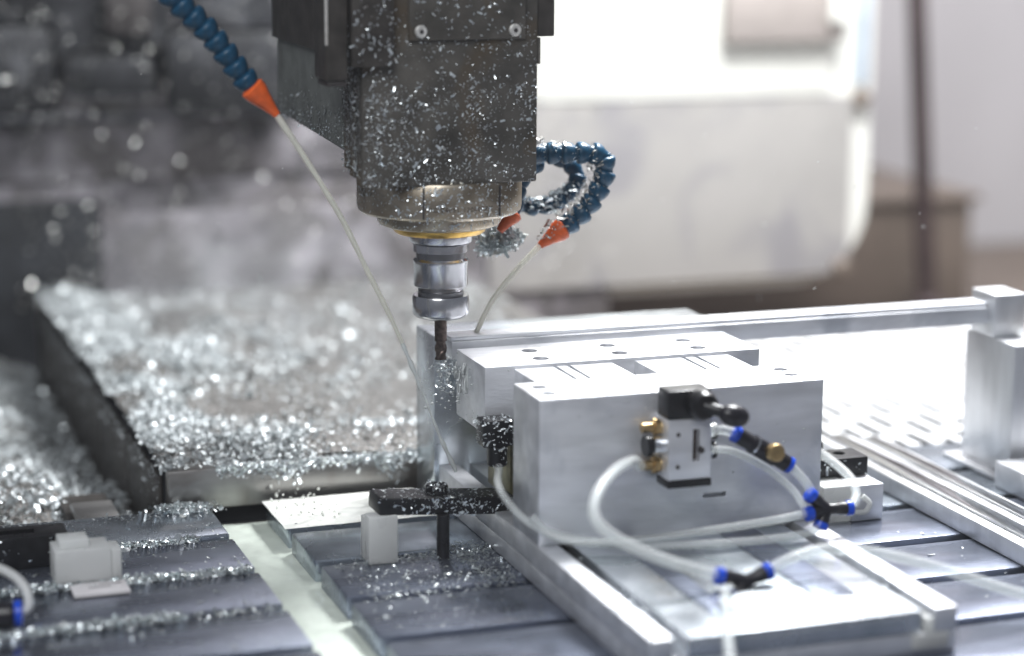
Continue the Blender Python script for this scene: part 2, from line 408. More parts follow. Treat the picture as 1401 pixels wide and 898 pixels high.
box('handle_plate', 'handle_beige', d, .66, .822, .930, .9495, .300, .42, .004)
box('handle_grip', 'panel_white', d, .795, .818, .918, .9295, .322, .40, .003)
cb = thing('cabinet', 'low brown cabinet behind the dark pole and door', 'cabinet', (.93, 1.3, -.3))
box('cabinet_body', 'cabinet_brown', cb, .50, 1.20, 1.24, 1.55, -.119, .038, .006)
box('cabinet_top', 'cabinet_brown', cb, .49, 1.21, 1.23, 1.56, .0382, .050, .004)
po = thing('pole', 'dark brown upright pole in front of the lilac wall', 'pole', (1.09, 1.2, -.2))
lathe('pole_shaft', 'pole_dark', po, [(.0135, 0), (.0135, 1.5)], (1.113, 1.205, -.119), (-.085, 0, 1), 20)
lathe('pole_base', 'pole_dark', po, [(.03, 0), (.03, .02), (.014, .03)], (1.113, 1.205, -.119), (0, 0, 1), 20)

# bright white grating at the back right
gr = thing('floor_grating', 'bright white metal grating behind the fixture on the right', 'grating', (.65, .4, .0))
box('drip_pan', 'pan_dark', gr, .302, 1.25, .106, .64, -.115, -.09, 0)
for i in range(40):
    x = .303+i*.0235
    box('slat', 'grating_white', gr, x, x+.0125, .108, .64, .0092, .0115, .0005)
for i in range(26):
    x = .303+i*.0235+.0125
    for k in range(8):
        y = .108+k*.073+(i*.41 % 1)*.05
        if y+.022 < .64: box('slot_bridge', 'grating_white', gr, x-.0006, x+.0116, y, y+.020, .0090, .0111, 0)

# ================================================================ SPINDLE HEAD
hd = thing('spindle_head', 'dark charcoal machine spindle head speckled with chips', 'spindle head', (0, 0, .24))
box('front_housing', 'head_paint', hd, -.074, .057, -.055, -.037, .283, .60, .0015)
box('housing_core', 'deep_dark', hd, -.070, .053, -.036, -.005, .2945, .60, 0)
box('side_plate', 'head_paint', hd, -.0745, .0555, -.034, -.021, .288, .60, .001)
box('side_plate', 'head_paint', hd, -.0745, .0555, -.018, -.006, .292, .60, .001)
bm = bmesh.new()                                   # side casting with rising underside
prof = [(-.003, .304), (.07, .307), (.20, .312), (.20, .60), (-.003, .60)]
f = bm.faces.new([bm.verts.new((-.0745, y, z)) for y, z in prof])
r = bmesh.ops.extrude_face_region(bm, geom=[f]); bmesh.ops.translate(bm, vec=(.128, 0, 0), verts=[e for e in r['geom'] if isinstance(e, bmesh.types.BMVert)])
bmesh.ops.bevel(bm, geom=list(bm.edges), offset=.0015, segments=2, affect='EDGES')
link('side_casting', mesh_of(bm, 35), 'head_side', hd)
box('upper_casting', 'head_dark', hd, -.0785, -.075, .02, .20, .372, .60, .001)
cv = box('cover_plate', 'head_paint', hd, -.0405, .0465, -.0585, -.0552, .3865, .55, .0012)
for sx in (-.032, .038):
    s = lathe('screw', 'screw', cv, [(.0046, 0), (.0046, .0012), (.0038, .0022)], (sx, -.0586, .393), (0, -1, 0), 20)
    bm = bmesh.new(); bm_lathe(bm, [(.0017, 0), (.0017, .0004)], (sx, -.0608, .393), (0, -1, 0), 6); link('hex_socket', mesh_of(bm), 'ink', s)
box('front_box', 'head_dark', hd, -.084, -.0535, -.066, -.0553, .3695, .55, .0012)
mc = box('motor_case', 'head_dark', hd, -.102, -.0855, -.062, -.03, .360, .55, .002)
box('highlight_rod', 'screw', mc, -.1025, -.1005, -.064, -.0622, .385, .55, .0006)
box('case_foot', 'ink', mc, -.100, -.0860, -.060, -.032, .3560, .3597, .0006)
box('right_bracket', 'head_dark', hd, .0572, .0705, -.053, -.02, .3875, .60, .0012)
box('right_lip', 'head_paint', hd, .0572, .0595, -.054, -.03, .368, .387, .0006)
lathe('grease_nipple', 'screw', hd, [(.0022, 0), (.0034, .001), (.0034, .004), (.0018, .006), (.0022, .009)], (.0572, -.045, .309), (.9, 0, .5), 14)
# spindle nose: stepped round flanges
ns = lathe('nose_flange', 'nose_steel', hd, [(.058, .2565), (.0605, .2585), (.0612, .262), (.0612, .2815), (.060, .2835)], n=96)
nl = lathe('nose_ring', 'nose_steel', hd, [(.040, .2456), (.0445, .2473), (.0462, .2500), (.0465, .2567)], n=80)
for a in (-118, -62, -12):
    b = bmesh.new(); bm_box(b, -.0007, .0007, -.0617, -.0610, .2588, .2815, 0)
    bmesh.ops.rotate(b, verts=b.verts, cent=(0, 0, 0), matrix=Matrix.Rotation(R(a+90), 3, 'Z')); link('seam', mesh_of(b), 'ink', ns)
lathe('brass_seal', 'brass_ring', hd, [(.0325, .2403), (.0338, .2413), (.0352, .2436), (.0358, .2453), (.0350, .2460)], n=64)
def bent_text(s, size, rad, z, ang0, mat, parent):
    cu = bpy.data.curves.new('t', 'FONT'); cu.body = s; cu.size = size; cu.space_character = 1.25
    o = bpy.data.objects.new('t', cu); COL.objects.link(o)
    dg = bpy.context.evaluated_depsgraph_get(); dg.update()
    me = bpy.data.meshes.new_from_object(o.evaluated_get(dg)); bpy.data.objects.remove(o)
    for v in me.vertices:
        a = ang0+v.co.x/rad; zz = z+v.co.y
        v.co = Vector((rad*math.sin(a), -rad*math.cos(a), zz))
    me.materials.clear()
    return link('engraved_lettering', me, mat, parent)
bent_text('IHC 24051 12000RPM', .0046, .06135, .2640, R(-27), 'ink', ns)

# ---------------------------------------------------------------- tool holder and cutter
th = thing('tool_holder', 'polished steel collet chuck under the spindle nose', 'tool holder', (.001, 0, .176))
O = (.001, 0, 0)
lathe('flange', 'holder_steel', th, [(.0205, .2325), (.0232, .2335), (.0240, .2350), (.0240, .2412)], O, n=64)
lathe('gauge_ring', 'holder_steel', th, [(.0200, .2258), (.0207, .2262), (.0207, .2318), (.0195, .2326)], O, n=64)
lathe('neck', 'holder_dark', th, [(.0186, .2210), (.0186, .2260)], O, n=64)
lathe('chuck_body', 'holder_steel', th, [(.0165, .1955), (.0182, .1985), (.0198, .1998), (.0203, .2005), (.0203, .2165), (.0207, .2172), (.0207, .2195), (.0190, .2212)], O, n=64)
lathe('groove_ring', 'holder_dark', th, [(.0172, .1925), (.0172, .1960)], O, n=64)
nt = lathe('collet_nut', 'holder_steel', th, [(.0085, .1752), (.0150, .1753), (.0188, .1765), (.0208, .1785), (.0213, .1800), (.0213, .1915), (.0206, .1930), (.0170, .1932)], O, n=72)
lathe('nut_chamfer', 'holder_dark', th, [(.0045, .1742), (.0082, .1744), (.0084, .1751)], O, n=40)
em = thing('end_mill', 'thin dark rust-brown end mill cutting the block corner', 'cutter', (.001, 0, .143))
lathe('shank', 'cutter', em, [(.0047, .1575), (.0047, .1760)], O, n=28)
bm = bmesh.new(); n, S = 40, 26; rings = []
for i in range(S):
    z = .143+.0146*i/(S-1); tw = z*330; ring = []
    for k in range(n):
        a = 2*math.pi*k/n; rr = .0047*(.80+.20*max(0, math.cos(2*(a-tw)))**.4)
        ring.append(bm.verts.new((.001+rr*math.cos(a), rr*math.sin(a), z)))
    rings.append(ring)
for a, b in zip(rings, rings[1:]):
    for k in range(n): bm.faces.new((a[k], a[(k+1) % n], b[(k+1) % n], b[k]))
bm.faces.new(rings[0][::-1]); bm.faces.new(rings[-1]); link('flutes', mesh_of(bm, 40), 'cutter', em)

# ================================================================ COOLANT HOSES
def hose(name, label, pts, pitch, rad, noz=None, tipr=.0022):
    h = thing(name, label, 'coolant hose', pts[0])
    P = catmull(pts, 24); s = [0]
    for a, b in zip(P, P[1:]): s.append(s[-1]+(b-a).length)
    n = max(2, int(round(s[-1]/pitch))); pitch = s[-1]/n
    def pos(d):
        d = min(max(d, 0), s[-1])
        for i in range(len(P)-1):
            if s[i+1] >= d: return P[i].lerp(P[i+1], (d-s[i])/max(1e-9, s[i+1]-s[i]))
        return P[-1]
    for i in range(n):
        a = pos(i*pitch); b = pos((i+1)*pitch); l = (b-a).length
        lathe('hose_segment', 'blue_hose', h, [(rad*.66, -l*.20), (rad*.72, -l*.02), (rad*1.00, l*.03), (rad*1.09, l*.14), (rad*1.09, l*.30), (rad*1.03, l*.52), (rad*.90, l*.74), (rad*.74, l*.90), (rad*.62, l*1.12)], a, b-a, 18, 50)
    if noz:
        a = P[-1]; b = Vector(noz); l = (b-a).length
        lathe('nozzle', 'orange', h, [(rad*.7, -l*.1), (rad*1.08, 0), (rad*1.05, l*.18), (rad*.86, l*.35), (rad*.62, l*.62), (tipr*1.5, l*.9), (tipr*1.25, l)], a, b-a, 20, 50)
    return h
hose('coolant_hose', 'blue segmented hose with orange nozzle in front of the dark column',
     [(-.02, .30, .66), (-.10, .29, .66), (-.20, .18, .62), (-.262, .05, .54), (-.252, -.02, .480), (-.232, -.03, .450), (-.214, -.03, .430), (-.198, -.03, .414), (-.183, -.03, .400), (-.170, -.03, .385), (-.158, -.03, .368), (-.147, -.03, .354)], .0112, .0084, (-.1295, -.03, .3345))
hose('coolant_hose', 'blue segmented hose bent in a corner, chip-covered, nozzle pointing down-left',
     [(.045, .05, .275), (.075, .045, .288), (.098, .038, .291), (.124, .032, .291), (.141, .030, .290), (.1445, .030, .276), (.138, .030, .260), (.128, .030, .247), (.116, .030, .237), (.109, .030, .233)], .0120, .0080, (.0905, .030, .2205))
hose('coolant_hose', 'blue segmented hose curling behind the spindle nose to a short orange nozzle',
     [(.045, .078, .308), (.072, .074, .296), (.092, .066, .288), (.098, .056, .281), (.087, .050, .278), (.078, .043, .268), (.072, .036, .256), (.069, .030, .247)], .0115, .0070, (.0575, .030, .2335))
hose('coolant_hose', 'blue hose behind the bent hose, thick with chips along its lower run',
     [(.045, .100, .306), (.080, .090, .293), (.113, .078, .286), (.132, .068, .276), (.135, .064, .264), (.124, .064, .252), (.108, .064, .246), (.092, .064, .246), (.078, .064, .252)], .0115, .0066)
# coolant jets
tag(tube('coolant_jet', 'coolant_jet', None, [(-.1305, -.03, .3358), (-.1075, -.03, .300), (-.083, -.03, .2585), (-.064, -.03, .2190), (-.049, -.03, .1885), (-.038, -.03, .164)],
     lambda t: .0023-.0006*t+.00022*math.sin(t*31)*math.sin(t*12.7+1), 18, 10), 'thin cream coolant jet falling from the nozzle by the dark column', 'coolant jet')
tag(tube('coolant_jet', 'splash', None, [(-.0385, -.03, .1650), (-.0245, -.03, .131), (-.0105, -.03, .0945), (.0035, -.03, .063)],
     lambda t: .0013+.0005*math.sin(t*9)+.0003*math.sin(t*43), 16, 10), 'broken lower coolant stream reaching the black strap clamp', 'coolant jet')
tag(tube('coolant_jet', 'coolant_jet', None, [(.0912, .030, .2212), (.069, .028, .2010), (.050, .026, .179), (.036, .024, .1545)],
     lambda t: .0023-.0003*t+.0002*math.sin(t*23)*math.sin(t*9+1), 16, 10), 'short cream coolant jet falling onto the long bar', 'coolant jet')
# wad of swarf below the nose
Pn = []
for i in range(900):
    v = Vector((random.gauss(0, 1), random.gauss(0, 1), random.gauss(0, 1))).normalized()*random.random()**.4
    Pn.append((.064+v.x*.019-.008*(v.z < -.5), .045+v.y*.012, .2245+v.z*.0125))
chips('swarf_wad', 'tangled pale swarf wad hanging behind the tool holder', Pn, (0, 0, 1), .0062, lay=.1, cat='swarf', wid=(.12, .25), curl=4)

# ================================================================ FIXTURE
fx = thing('fixture_base', 'aluminium fixture base plate with grooves, wet with coolant', 'fixture base', (.12, -.2, ZT))
Z0, Z1 = ZT+.0005, .046
box('bottom_plate', 'aluminium', fx, .0155, .2285, -.3775, .05, Z0, .030, .0008)
box('edge_strip', 'aluminium', fx, .0155, .031, -.378, .05, .0302, Z1, .0008)
box('centre_plate', 'slab_aluminium', fx, .041, .203, -.3772, .05, .0302, Z1-.0008, .0008)
box('edge_strip', 'aluminium', fx, .212, .2285, -.378, .05, .0302, Z1, .0008)
box('slot_nut', 'milky_plastic', fx, .2065, .2115, -.3785, -.33, .0302, .040, .0006)
box('slot_nut', 'milky_plastic', fx, .197, .222, -.3795, -.3775, .020, .0298, .0006)
box('dark_reflection', 'steel_bar', fx, .072, .0875, -.345, -.178, Z1-.0007, Z1+.0002, .0002)  # dark inlays painted in for reflections on the wet, shiny plate
box('dark_reflection', 'steel_bar', fx, .150, .178, -.335, -.178, Z1-.0007, Z1+.0002, .0002)
box('rear_pillar', 'olive_metal', fx, .036, .205, -.060, -.008, Z1+.0002, .0995, .001)

wp = thing('rear_block', 'bright aluminium block with six top bores being milled at its corner', 'metal block', (.12, -.033, .0995))
carved_box('block_body', 'aluminium', wp, (.0135, .2335, -.0675, 0, .0995, .150, .0006),
    holes=[(.064, -.022, .0062, .150, .016), (.127, -.022, .0062, .150, .016), (.190, -.022, .0062, .150, .016),
           (.063, -.050, .0062, .150, .016), (.126, -.050, .0062, .150, .016), (.190, -.050, .0062, .150, .016)])
for i, (x0, x1, g) in enumerate(((.036, .113, (.066, .0765)), (.131, .207, (.1685, .179)))):
    b = thing('bridge_plate', ['aluminium bridging plate with two fine grooves, next to the milling cutter',
                               'aluminium bridging plate with two fine grooves, on the side of the upright post'][i], 'bridge plate', (x0, -.095, .10))
    carved_box('plate_body', 'aluminium', b, (x0, x1, -.1215, -.0677, .100, .1475, .0006),
        slots=[(g[0], g[0]+.0030, -.13, -.06, .1425, .152), (g[1], g[1]+.0030, -.13, -.06, .1425, .152)])
fb = thing('front_block', 'large aluminium front block carrying the pneumatic valve', 'metal block', (.123, -.15, Z1))
carved_box('block_body', 'aluminium', fb, (.0165, .2325, -.176, -.1217, Z1, .150, .0008),
    holes=[(.030, -.138, .0052, .150, .02), (.030, -.158, .0052, .150, .02), (.2165, -.138, .0052, .150, .02), (.2165, -.156, .0052, .150, .02)],
    slots=[(.140, .158, -.18, -.170, .070, .0735)])
for (x, y) in ((.030, -.158), (.2165, -.138), (.2165, -.156)):
    bm = bmesh.new(); bm_lathe(bm, [(.0042, 0), (.0042, .006), (.0036, .0066)], (x, y, .130), n=20); link('cap_screw', mesh_of(bm, 35), 'holder_dark', fb)

bb = thing('back_block', 'upright aluminium block standing behind the long bar', 'metal block', (.13, .075, ZT))
box('block_body', 'slab_aluminium', bb, .0115, .246, .051, .0985, ZT, .1495, .001)
bar = thing('long_bar', 'long square aluminium bar reaching from cutter to upright post', 'bar', (.23, .02, .139))
box('bar_body', 'aluminium', bar, .0125, .4788, .009, .033, .1395, .1535, .0008)
box('bar_cap', 'aluminium', bar, .0125, .4780, .0115, .033, .1537, .1568, .0006)

# upright post with head block at right
pt = thing('upright_post', 'flat upright aluminium post holding the end of the bar', 'post', (.48, -.03, ZT))
box('post_plate', 'aluminium_left', pt, .4790, .5050, -.033, .043, ZT, .1290, .0008)
box('head_block', 'aluminium_left', pt, .4787, .5080, .0, .037, .1292, .1648, .0008)
box('foot_plate', 'aluminium', pt, .468, .54, -.042, .055, ZT+.0003, .0195, .0006)
bk = thing('base_block', 'low aluminium block in front of the upright post foot', 'metal block', (.50, -.11, ZT))
box('block_body', 'aluminium', bk, .4585, .56, -.130, -.0445, ZT+.0003, .0375, .0008)
sd = thing('side_fitting', 'pale bracket with brass fitting behind the upright post', 'fitting', (.51, -.05, .03))
box('bracket', 'milky_plastic', sd, .5055, .542, -.02, .03, .0200, .124, .001)
lathe('brass_stub', 'brass', sd, [(.004, 0), (.004, .01), (.006, .011), (.006, .016)], (.517, -.0205, .088), (0, -1, 0), 16)
# guide rails
for i, (x0, x1, zt, lab) in enumerate(((.3645, .3995, .031, 'polished aluminium guide rail next to the fixture'), (.402, .4285, .027, 'second lower guide rail next to the upright post'))):
    g = thing('guide_rail', lab, 'guide rail', (x0, -.2, ZT), 'guide rails')
    box('rail_body', 'aluminium_left', g, x0, x1, -.60, .09, ZT+.0004, zt, .001)
    w3 = (x1-x0)*.28
    box('rail_track', 'chrome', g, x0+w3, x1-w3, -.598, .089, zt+.0002, zt+.0022, .0008)

# strap clamp with bolt and plastic riser
sc = thing('strap_clamp', 'black strap clamp with central bolt, dusted with chips', 'clamp', (-.025, -.073, ZT))
bm = bmesh.new(); bm_box(bm, -.073, .032, -.087, -.059, .0475, .0605, .0016)
bmesh.ops.rotate(bm, verts=bm.verts, cent=(-.025, -.073, .054), matrix=Matrix.Rotation(R(5.0), 3, 'Y') @ Matrix.Rotation(R(2), 3, 'Z'))
link('strap', mesh_of(bm, 35), 'black', sc)
lathe('bolt_head', 'black', sc, [(.0072, .0560), (.0082, .0568), (.0082, .0660), (.0074, .0672), (.0045, .0672), (.0045, .0640)], (-.025, -.073, 0), n=24)
bm = bmesh.new(); S = 40; pf = [(.0044+.0004*(i % 2), .004+.0445*i/S) for i in range(S+1)]
bm_lathe(bm, pf, (-.025, -.0885, 0), n=20); link('jack_screw', mesh_of(bm, 40), 'black', sc)
rs = thing('riser_block', 'translucent white plastic riser block under the strap clamp', 'riser block', (-.071, -.085, ZT))
box('riser_body', 'milky_plastic', rs, -.081, -.0595, -.0905, -.077, ZT+.0003, .0515, .0008)
box('riser_tooth', 'milky_plastic', rs, -.081, -.0745, -.0765, -.068, ZT+.0003, .0480, .0008)
# black gripper screw under the block corner
ks = thing('clamp_screw', 'black chip-covered clamping screw at the lower block corner', 'clamp screw', (.017, -.08, .075))
box('screw_arm', 'black', ks, .0062, .0300, -.086, -.0685, .0945, .1145, .0015)
lathe('screw_stem', 'black', ks, [(.0066, .079), (.0074, .080), (.0074, .092), (.0082, .0943)], (.0195, -.078, 0), n=20)
# right-hand clamp
rc = thing('strap_clamp', 'black strap clamp with socket bolt next to the guide rails', 'clamp', (.30, -.06, ZT))
carved_box('strap', 'black', rc, (.2345, .326, -.075, -.047, .0452, .0600, .0012), holes=[(.308, -.060, .0050, .0600, .012)])
lathe('bolt_head', 'black', rc, [(.0060, .0602), (.0066, .0608), (.0066, .0700), (.0060, .0708), (.0034, .0708), (.0034, .068)], (.2945-.008, -.060, 0), n=24)
rp = thing('riser_block', 'small aluminium riser plate with a hose stub, beside the guide rail', 'riser block', (.31, -.09, ZT))
box('riser_body', 'milky_plastic', rp, .276, .300, -.0985, -.050, ZT+.0003, .0448, .0008)
box('riser_plate', 'aluminium', rp, .3003, .3265, -.1000, -.052, ZT+.0003, .0446, .0006)
tube('hose_stub', 'milky_plastic', rp, [(.301, -.1015, .024), (.309, -.1045, .025), (.3125, -.104, .031), (.307, -.1025, .037)], .0022, 6, 10)

# ================================================================ PNEUMATICS
va = thing('pneumatic_valve', 'silver hand lever valve with black cap on the front block', 'valve', (.11, -.2, .09))
vb = carved_box('valve_body', 'aluminium', va, (.0955, .1275, -.2125, -.1930, .0955, .1385, .0008),
    holes=(), slots=[(.1135, .1185, -.2135, -.2085, .108, .131)])
for z in (.105, .128):
    bm = bmesh.new(); bm_lathe(bm, [(.0015, 0), (.0015, .0006)], (.1025, -.2124, z), (0, -1, 0), 14); link('mounting_hole', mesh_of(bm), 'ink', vb)
box('spool', 'cutter', vb, .1140, .1180, -.2090, -.2080, .1085, .1305, .0003)
lathe('spool_pin', 'ink', vb, [(.0022, 0), (.0022, .003)], (.119, -.2127, .1165), (0, -1, 0), 14)
box('mount_plate', 'aluminium', va, .0960, .1270, -.1928, -.1862, .0960, .1380, .0005)
box('bottom_gasket', 'black', va, .0950, .1280, -.2135, -.1930, .0900, .0952, .0008)
box('top_cap', 'black', va, .0945, .1270, -.2120, -.1930, .1387, .1590, .0015)
lathe('lever_hub', 'black', va, [(.0095, 0), (.0105, .002), (.0105, .010), (.0085, .0135)], (.1175, -.2115, .1495), (0, -1, 0), 24)
tube('lever_arm', 'black', va, [(.1175, -.222, .1495), (.124, -.227, .1475), (.130, -.231, .1455)], .0042, 6, 14)
bm = bmesh.new(); bmesh.ops.create_uvsphere(bm, u_segments=24, v_segments=14, radius=1)
bmesh.ops.scale(bm, vec=(.0115, .0078, .0078), verts=bm.verts); bmesh.ops.rotate(bm, verts=bm.verts, cent=(0, 0, 0), matrix=Matrix.Rotation(R(14), 3, 'Y'))
bmesh.ops.translate(bm, vec=(.1345, -.233, .1440), verts=bm.verts); link('lever_knob', mesh_of(bm, 180), 'black_plastic', va)
for z in (.1305, .1035):
    f = lathe('brass_fitting', 'brass', va, [(.0036, 0), (.0036, .008), (.0052, .0085), (.0052, .0135)], (.0820, -.196, z), (1, 0, 0), 20)
    lathe('hex_collar', 'brass', f, [(.0062, .0090), (.0062, .0125)], (.0818, -.196, z), (1, 0, 0), 6)
lathe('side_plug', 'chrome', va, [(.0050, 0), (.0064, .0015), (.0064, .0085)], (.0870, -.200, .1185), (1, 0, 0), 24)
lathe('plug_collar', 'black', va, [(.0074, 0), (.0074, .004)], (.0830, -.200, .1185), (1, 0, 0), 24)
for z in (.1255, .1120):
    f = lathe('push_fitting', 'chrome', va, [(.0052, 0), (.0056, .001), (.0056, .0055)], (.1275, -.200, z), (1, 0, 0), 22)
    lathe('fitting_collar', 'black', f, [(.0062, 0), (.0062, .0025)], (.1331, -.200, z), (1, 0, 0), 22)
shift_thing(va, (.006, .010, -.003))
# inline flow regulator
a, b = Vector((.1480, -.207, .1245)), Vector((.1905, -.212, .0985)); ax = (b-a).normalized(); L = (b-a).length
fr = thing('flow_regulator', 'black inline flow regulator with brass knob beside the valve', 'flow regulator', a)
lathe('regulator_body', 'black_plastic', fr, [(.0046, .003), (.0058, .004), (.0058, L*.30), (.0068, L*.31), (.0068, L*.72), (.0058, L*.73), (.0058, L-.004), (.0046, L-.003)], a, ax, 24)
lathe('regulator_band', 'chrome', fr, [(.0070, 0), (.0070, .0010)], a+ax*L*.36, ax, 24)
lathe('end_collar', 'blue_collar', fr, [(.0042, 0), (.0060, .0006), (.0060, .0036)], a, ax, 22)
lathe('end_collar', 'blue_collar', fr, [(.0060, 0), (.0060, .0030), (.0042, .0036)], b-ax*.0036, ax, 22)
lathe('brass_knob', 'brass', fr, [(.0056, 0), (.0064, .001), (.0064, .0060), (.0056, .0075), (.0030, .0080)], a+ax*L*.60+Vector((.001, -.0050, .0015)), (0.05, -1, .2), 24)
def fitting(name, label, c, ends, r=.0048):
    t = thing(name, label, 'tube fitting', c, 'branch fittings')
    c = Vector(c)
    bm = bmesh.new()
    for e in ends:
        e = Vector(e); bm_lathe(bm, [(r*.95, 0), (r*.95, (e-c).length*.55), (r*1.08, (e-c).length*.6), (r*1.08, (e-c).length)], c, e-c, 20)
    bmesh.ops.create_icosphere(bm, subdivisions=2, radius=r*.98, matrix=Matrix.Translation(c))
    link('fitting_body', mesh_of(bm, 40), 'black_plastic', t)
    for e in ends:
        e = Vector(e); ax = (e-c).normalized()
        lathe('blue_collar', 'blue_collar', t, [(r*1.18, -.0006), (r*1.26, .0004), (r*1.22, .0040), (r*.85, .0047)], e, ax, 22)
    return t
Y1 = (.218, -.215, .0655)
fitting('branch_fitting', 'black branching tube fitting with blue collars near the block edge', Y1, [(.2335, -.215, .0650), (.2045, -.217, .0645), (.2065, -.2145, .0755), (.2135, -.2165, .0565)], .0044)
Y2 = (.1165, -.300, .0495)
fitting('branch_fitting', 'black branching tube fitting with blue collars above the wet base plate', Y2, [(.0985, -.300, .0545), (.1305, -.299, .0535), (.108, -.3035, .0415)], .0047)
def clear(label, pts, r=.0040):
    return tag(hollow_tube('air_tube', 'clear_tube', None, pts, r), label, 'air tube')
clear('clear tube arcing from the valve side down to the lower branch fitting',
      [(.083, -.197, .1035), (.070, -.215, .113), (.043, -.250, .118), (.021, -.275, .112), (.0125, -.290, .1015), (.020, -.297, .0905), (.042, -.299, .0770), (.070, -.300, .0650), (.0975, -.300, .0548)])
clear('clear tube running straight across the foot of the front block',
      [(.2040, -.217, .0646), (.17, -.218, .0618), (.12, -.216, .0585), (.07, -.212, .0555), (.03, -.200, .0560), (.008, -.175, .0650), (.004, -.130, .0760), (.0185, -.085, .0790)], .0033)
clear('clear tube sagging low in front of the fixture block',
      [(.2130, -.2168, .0560), (.202, -.220, .0515), (.175, -.224, .0508), (.13, -.222, .0508), (.08, -.212, .0510), (.045, -.195, .0530), (.020, -.188, .0600), (.009, -.182, .0700)], .0034)
clear('clear tube joining the flow regulator to the upper branch fitting', [(.1900, -.212, .0988), (.198, -.213, .0905), (.2035, -.2142, .0830), (.2068, -.2145, .0758)], .0034)
clear('clear tube from lower valve port bending behind the flow regulator', [(.1350, -.200, .1120), (.152, -.1975, .1085), (.176, -.1985, .0960), (.193, -.206, .0815), (.2005, -.215, .0690), (.2042, -.217, .0650)], .0030)
clear('short clear tube between valve port and flow regulator', [(.1345, -.200, .1255), (.141, -.203, .1262), (.1484, -.2068, .1245)], .0036)
clear('clear tube rising behind the front block from the branch fitting', [(.2338, -.215, .0650), (.2460, -.205, .0690), (.2490, -.190, .0790), (.2440, -.160, .0880), (.2390, -.120, .0920)], .0038)
clear('clear tube sweeping right from the lower branch fitting over the table', [(.1310, -.299, .0537), (.148, -.297, .0600), (.175, -.294, .0635), (.21, -.300, .0600), (.25, -.315, .0500), (.30, -.345, .0350), (.36, -.39, .0250), (.42, -.45, .022)])
clear('clear tube leaving the lower branch fitting towards the plate edge', [(.1078, -.3037, .0412), (.098, -.312, .0500), (.085, -.335, .0520), (.070, -.370, .0510), (.050, -.42, .044), (.03, -.48, .03)], .0036)

# ================================================================ LEFT FOREGROUND
lc = thing('strap_clamp', 'black clamp block lying on the left table', 'clamp', (-.31, -.01, ZT))
carved_box('strap', 'black', lc, (-.352, -.2835, -.022, .0075, ZT+.0004, .0395, .0015), slots=[(-.335, -.306, -.012, -.002, .034, .05)])
wb = thing('riser_block', 'stepped translucent white plastic riser block on the left table', 'riser block', (-.28, -.06, ZT))
box('riser_body', 'milky_plastic', wb, -.3005, -.262, -.0735, -.045, ZT+.0004, .0420, .0008)
box('riser_step', 'milky_plastic', wb, -.2965, -.276, -.068, -.048, .0422, .0480, .0008)
box('riser_heel', 'milky_plastic', wb, -.2615, -.2545, -.0715, -.050, ZT+.0004, .0400, .0008)
lp = thing('reflection_plate', 'thin plate standing for a pinkish reflection, tiny black print, on the left bar', 'reflection plate', (-.275, -.09, ZT))  # pinkish reflection on the bar, built as a pale plate
pl = box('plate_body', 'reflection_pink', lp, -.292, -.2535, -.1005, -.0760, ZT+.0004, .0190, .0004)
for row in range(2):
    for k in range(7):
        x = -.280+k*.0022+row*.008
        box('print_mark', 'ink', pl, x, x+.0013, -.089+row*.006, -.0875+row*.006, .0190, .0192, 0)
lf = thing('tube_fitting', 'black tube fitting with blue collar on the left table edge', 'tube fitting', (-.34, -.15, ZT))
lathe('fitting_body', 'black_plastic', lf, [(.0075, 0), (.0085, .002), (.0085, .020), (.007, .022)], (-.360, -.148, .0265), (1, -.1, 0), 22)
lathe('blue_collar', 'blue_collar', lf, [(.0092, 0), (.0092, .0045), (.006, .0055)], (-.3378, -.1502, .0265), (1, -.1, 0), 22)
tag(tube('air_tube', 'milky_plastic', None, [(-.3335, -.151, .027), (-.3285, -.150, .031), (-.3290, -.143, .040), (-.336, -.130, .047), (-.350, -.11, .049), (-.375, -.08, .044)], .0030, 8, 12), 'milky plastic tube looping up from the left fitting', 'air tube')

# ================================================================ CHIPS AND DROPS
# on the spindle head
P = rect(7400, -.073, .056, -.0556, -.0552, .284, .56); k = rng.uniform(size=len(P)) < np.clip((.43-P[:, 2])/.09, .3, 1)*np.array([min(1, max(.2, .75+1.1*noise.noise((p[0]*45, p[2]*45, 1)))) for p in P]); P = P[k]
chips('metal_chips', 'silver chips stuck to the spindle head front', P, (0, -1, 0), .00105, lay=.75, wid=(.16, .45), sig=.6)
P = rect(450, -.073, .03, -.0562, -.0554, .283, .35); P[:, 0] = -.073+np.abs(rng.normal(0, .022, len(P)))
chips('metal_chips', 'fine chip dust along the left edge of the spindle head front', P, (0, -1, 0), .0011, lay=.75, wid=(.14, .4), sig=.6)
P = np.concatenate([rect(900, -.0756, -.0752, -.054, -.004, .290, .40), rect(500, -.0756, -.0750, 0, .19, .308, .37)])
P[900:, 2] = .308+np.abs(rng.normal(0, .014, 500))
chips('metal_chips', 'silver chips stuck to the side of the spindle head', P, (-1, 0, 0), .0017, lay=.8)
a = rng.uniform(-2.4, .9, 800); z = rng.uniform(.248, .284, 800); rr = np.where(z > .258, .0616, .0469)
chips('metal_chips', 'silver chips stuck around the spindle nose', np.stack([rr*np.sin(a), -rr*np.cos(a), z], 1), np.stack([np.sin(a), -np.cos(a), 0*a], 1), .0015, lay=.8)
P = rect(300, -.084, -.054, -.0668, -.0664, .370, .54); chips('metal_chips', 'a few chips on the dark front box of the head', P, (0, -1, 0), .0018, lay=.85)
P = rect(420, -.040, .046, -.0592, -.0588, .388, .54); chips('metal_chips', 'a few chips on the screwed cover plate', P, (0, -1, 0), .0017, lay=.85)
